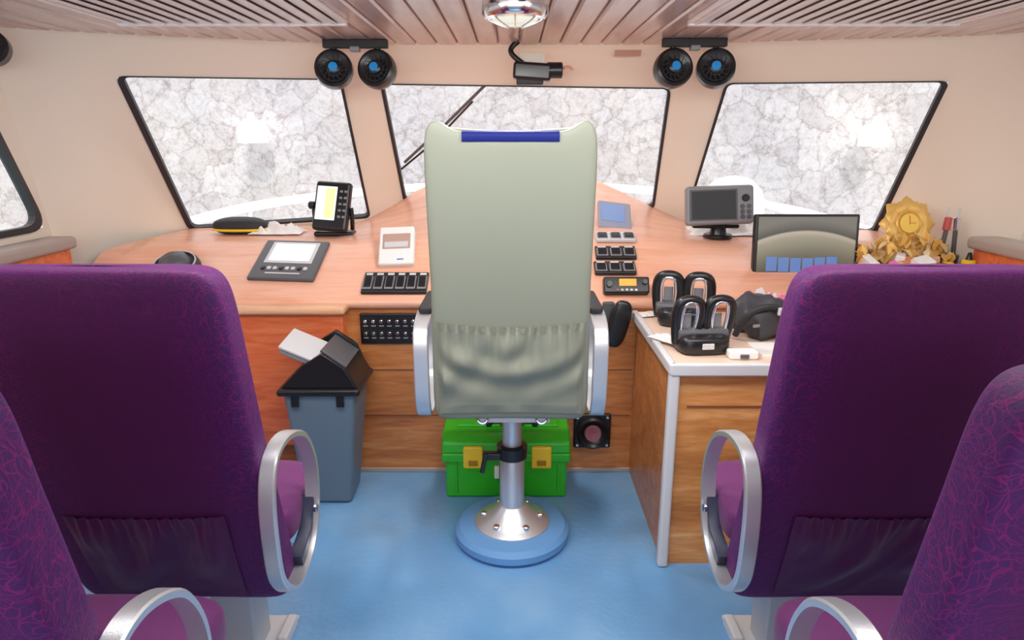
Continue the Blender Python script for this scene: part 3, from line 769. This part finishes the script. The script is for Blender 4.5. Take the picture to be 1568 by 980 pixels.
P=[lathe('rim',[(.065,1.880),(.100,1.885),(.110,1.897),(.110,1.92)],T(lx,ly,0),chrome,48),
   lathe('diffuser',[(0,1.862),(.04,1.864),(.06,1.870),(.08,1.885)],T(lx,ly,0),glassl,48)]
for i in range(8):
    a=math.pi*2*i/8
    P.append(tube('guard',[(lx+.095*math.cos(a),ly+.095*math.sin(a),1.887),(lx+.07*math.cos(a),ly+.07*math.sin(a),1.870),(lx+.03*math.cos(a),ly+.03*math.sin(a),1.859)],.0025,chrome,res=4))
group('dome_light',P,(lx,ly,1.92))
vw=M('vent_white',(.88,.82,.80),.3)
for s,x0,x1 in ((-1,-1.43,-.60),(1,.64,1.62)):
    P=[box('edge_front',x0,x1,2.62,2.65,1.90,1.92,white,.003),box('edge_in',x1-.02 if s<0 else x0,x1 if s<0 else x0+.02,1.2,2.63,1.905,1.92,vw,.003),
       box('edge_out',x0 if s<0 else x1-.02,x0+.02 if s<0 else x1,1.2,2.63,1.905,1.92,vw,.003)]
    x=x0+.045
    while x<x1-.03:
        P.append(obox('slat',.050,1.4,.005,T(x,1.92,1.908)@R(-10*s,'Y'),vw,.001)); x+=.056
    group('ceiling_vent',P,((x0+x1)/2,1.9,1.92))
P=[lathe('body',[(0,-.05),(.05,-.05),(.065,-.02),(.065,.02),(.055,.03),(0,.02)],T(-1.93,2.66,1.83)@R(20,'Z')@R(80,'X'),blackp),cyl('stem',.012,.06,T(-1.93,2.67,1.89),blackp,n=16)]
group('cabin_fan',P,(-1.93,2.66,1.92))

# ---------------- outside ----------------
rm=rock_mat()
path=[(-9,-5),(-9,6),(-7,8.2),(7,8.2),(9,6),(9,-5)]
vs=[];fs=[]
for x,y in path: vs+=[(x,y,-1.5),(x,y,5.5)]
for i in range(5): fs.append((i*2,i*2+2,i*2+3,i*2+1))
mk('quay_rock_face',vs,fs,rm)
wt=M('sea_water',(.30,.50,.48),.15,bump=.6,bscale=4)
box('harbour_water',-8.9,8.9,-5,5.9,-1.6,-1.3,wt)
gel=M('deck_gelcoat',(.82,.82,.84),.35)
prism('foredeck',[(-2.0,3.75),(-.8,4.05),(0,4.12),(.9,4.1),(2.05,3.75),(2.0,4.6),(1.2,5.7),(0,6.3),(-1.2,5.7),(-2.0,4.6)],'z',.80,.86,gel,.02)
P=[tube('top_rail',[(-2.15,4.1,.95),(-2.05,4.7,1.02),(-1.5,5.5,1.07),(-.8,6.1,1.1),(0,6.35,1.1),(.8,6.1,1.1),(1.5,5.5,1.07),(2.05,4.7,1.02),(2.2,4.1,.95)],.035,white)]
for x,y in ((-1.9,4.9),(-1.2,5.75),(0,6.3),(1.2,5.75),(1.9,4.9)): P.append(tube('stanchion',[(x,y-.02,.85),(x,y,1.04)],.02,white,kind='POLY'))
group('deck_railing',P,(0,5,.86))
P=[lathe('dome',[(.23,.86),(.23,1.05),(.20,1.15),(.13,1.22),(.05,1.245),(0,1.25)],T(1.62,5.0,0),white,40),cyl('plinth',.25,.05,T(1.62,5.0,.88),lgrey)]
group('radome',P,(1.62,5.0,.86))
lw=M('reflection_white',(.95,.95,.95),.4,emit=(1,1,1),es=2.5)  # glowing bells added in place of the light reflections in the window glass
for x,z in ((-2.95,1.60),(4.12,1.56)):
    P=[lathe('glow_bell',[(.16,z-.13),(.16,z+.04),(.11,z+.10),(.03,z+.14),(.03,z+.2),(0,z+.2)],T(x,7.92,0),lw,32),
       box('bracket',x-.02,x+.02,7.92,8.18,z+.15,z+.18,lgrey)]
    group('reflection_glow',P,(x,7.92,z))
P=[tube('arm',[(-.10,3.49,1.79),(-.36,3.68,1.57),(-.60,3.86,1.38)],.008,dgrey,kind='POLY'),tube('blade',[(-.20,3.59,1.69),(-.42,3.76,1.49),(-.64,3.90,1.33)],.006,blackp,kind='POLY')]
group('windscreen_wiper',P,(-.36,3.7,1.57))

# ---------------- lights ----------------
w=bpy.data.worlds.new('World'); bpy.context.scene.world=w; w.use_nodes=True
bg=w.node_tree.nodes['Background']; bg.inputs[0].default_value=(.98,.97,1,1); bg.inputs[1].default_value=1.9
sun=bpy.data.lights.new('sun','SUN'); sun.energy=2.2; sun.angle=.2; so=bpy.data.objects.new('sun',sun); C.objects.link(so); so.rotation_euler=(math.radians(42),0,math.radians(8))
def area(n,loc,rot,sx,sy,e,col=(1,.98,.95)):
    l=bpy.data.lights.new(n,'AREA'); l.shape='RECTANGLE'; l.size=sx; l.size_y=sy; l.energy=e; l.color=col
    o=bpy.data.objects.new(n,l); C.objects.link(o); o.location=loc; o.rotation_euler=rot
area('fill_light_mid',(0,1.55,1.88),(math.radians(12),0,0),2.4,.6,40)  # added overhead fill light, not an actual fitting
area('fill_light_rear',(0,-.9,1.75),(math.radians(62),0,0),3.0,.5,22)  # added fill behind the camera, aimed forward, no fixture there
area('dome_lamp',(.01,2.42,1.83),(0,0,0),.15,.15,9)

cam=bpy.data.cameras.new('Camera'); co=bpy.data.objects.new('Camera',cam); C.objects.link(co)
co.location=(0,0,1.5); co.rotation_euler=(math.radians(75),0,0); cam.sensor_width=36; cam.lens=36*1050/1600; cam.clip_start=.05
bpy.context.scene.camera=co
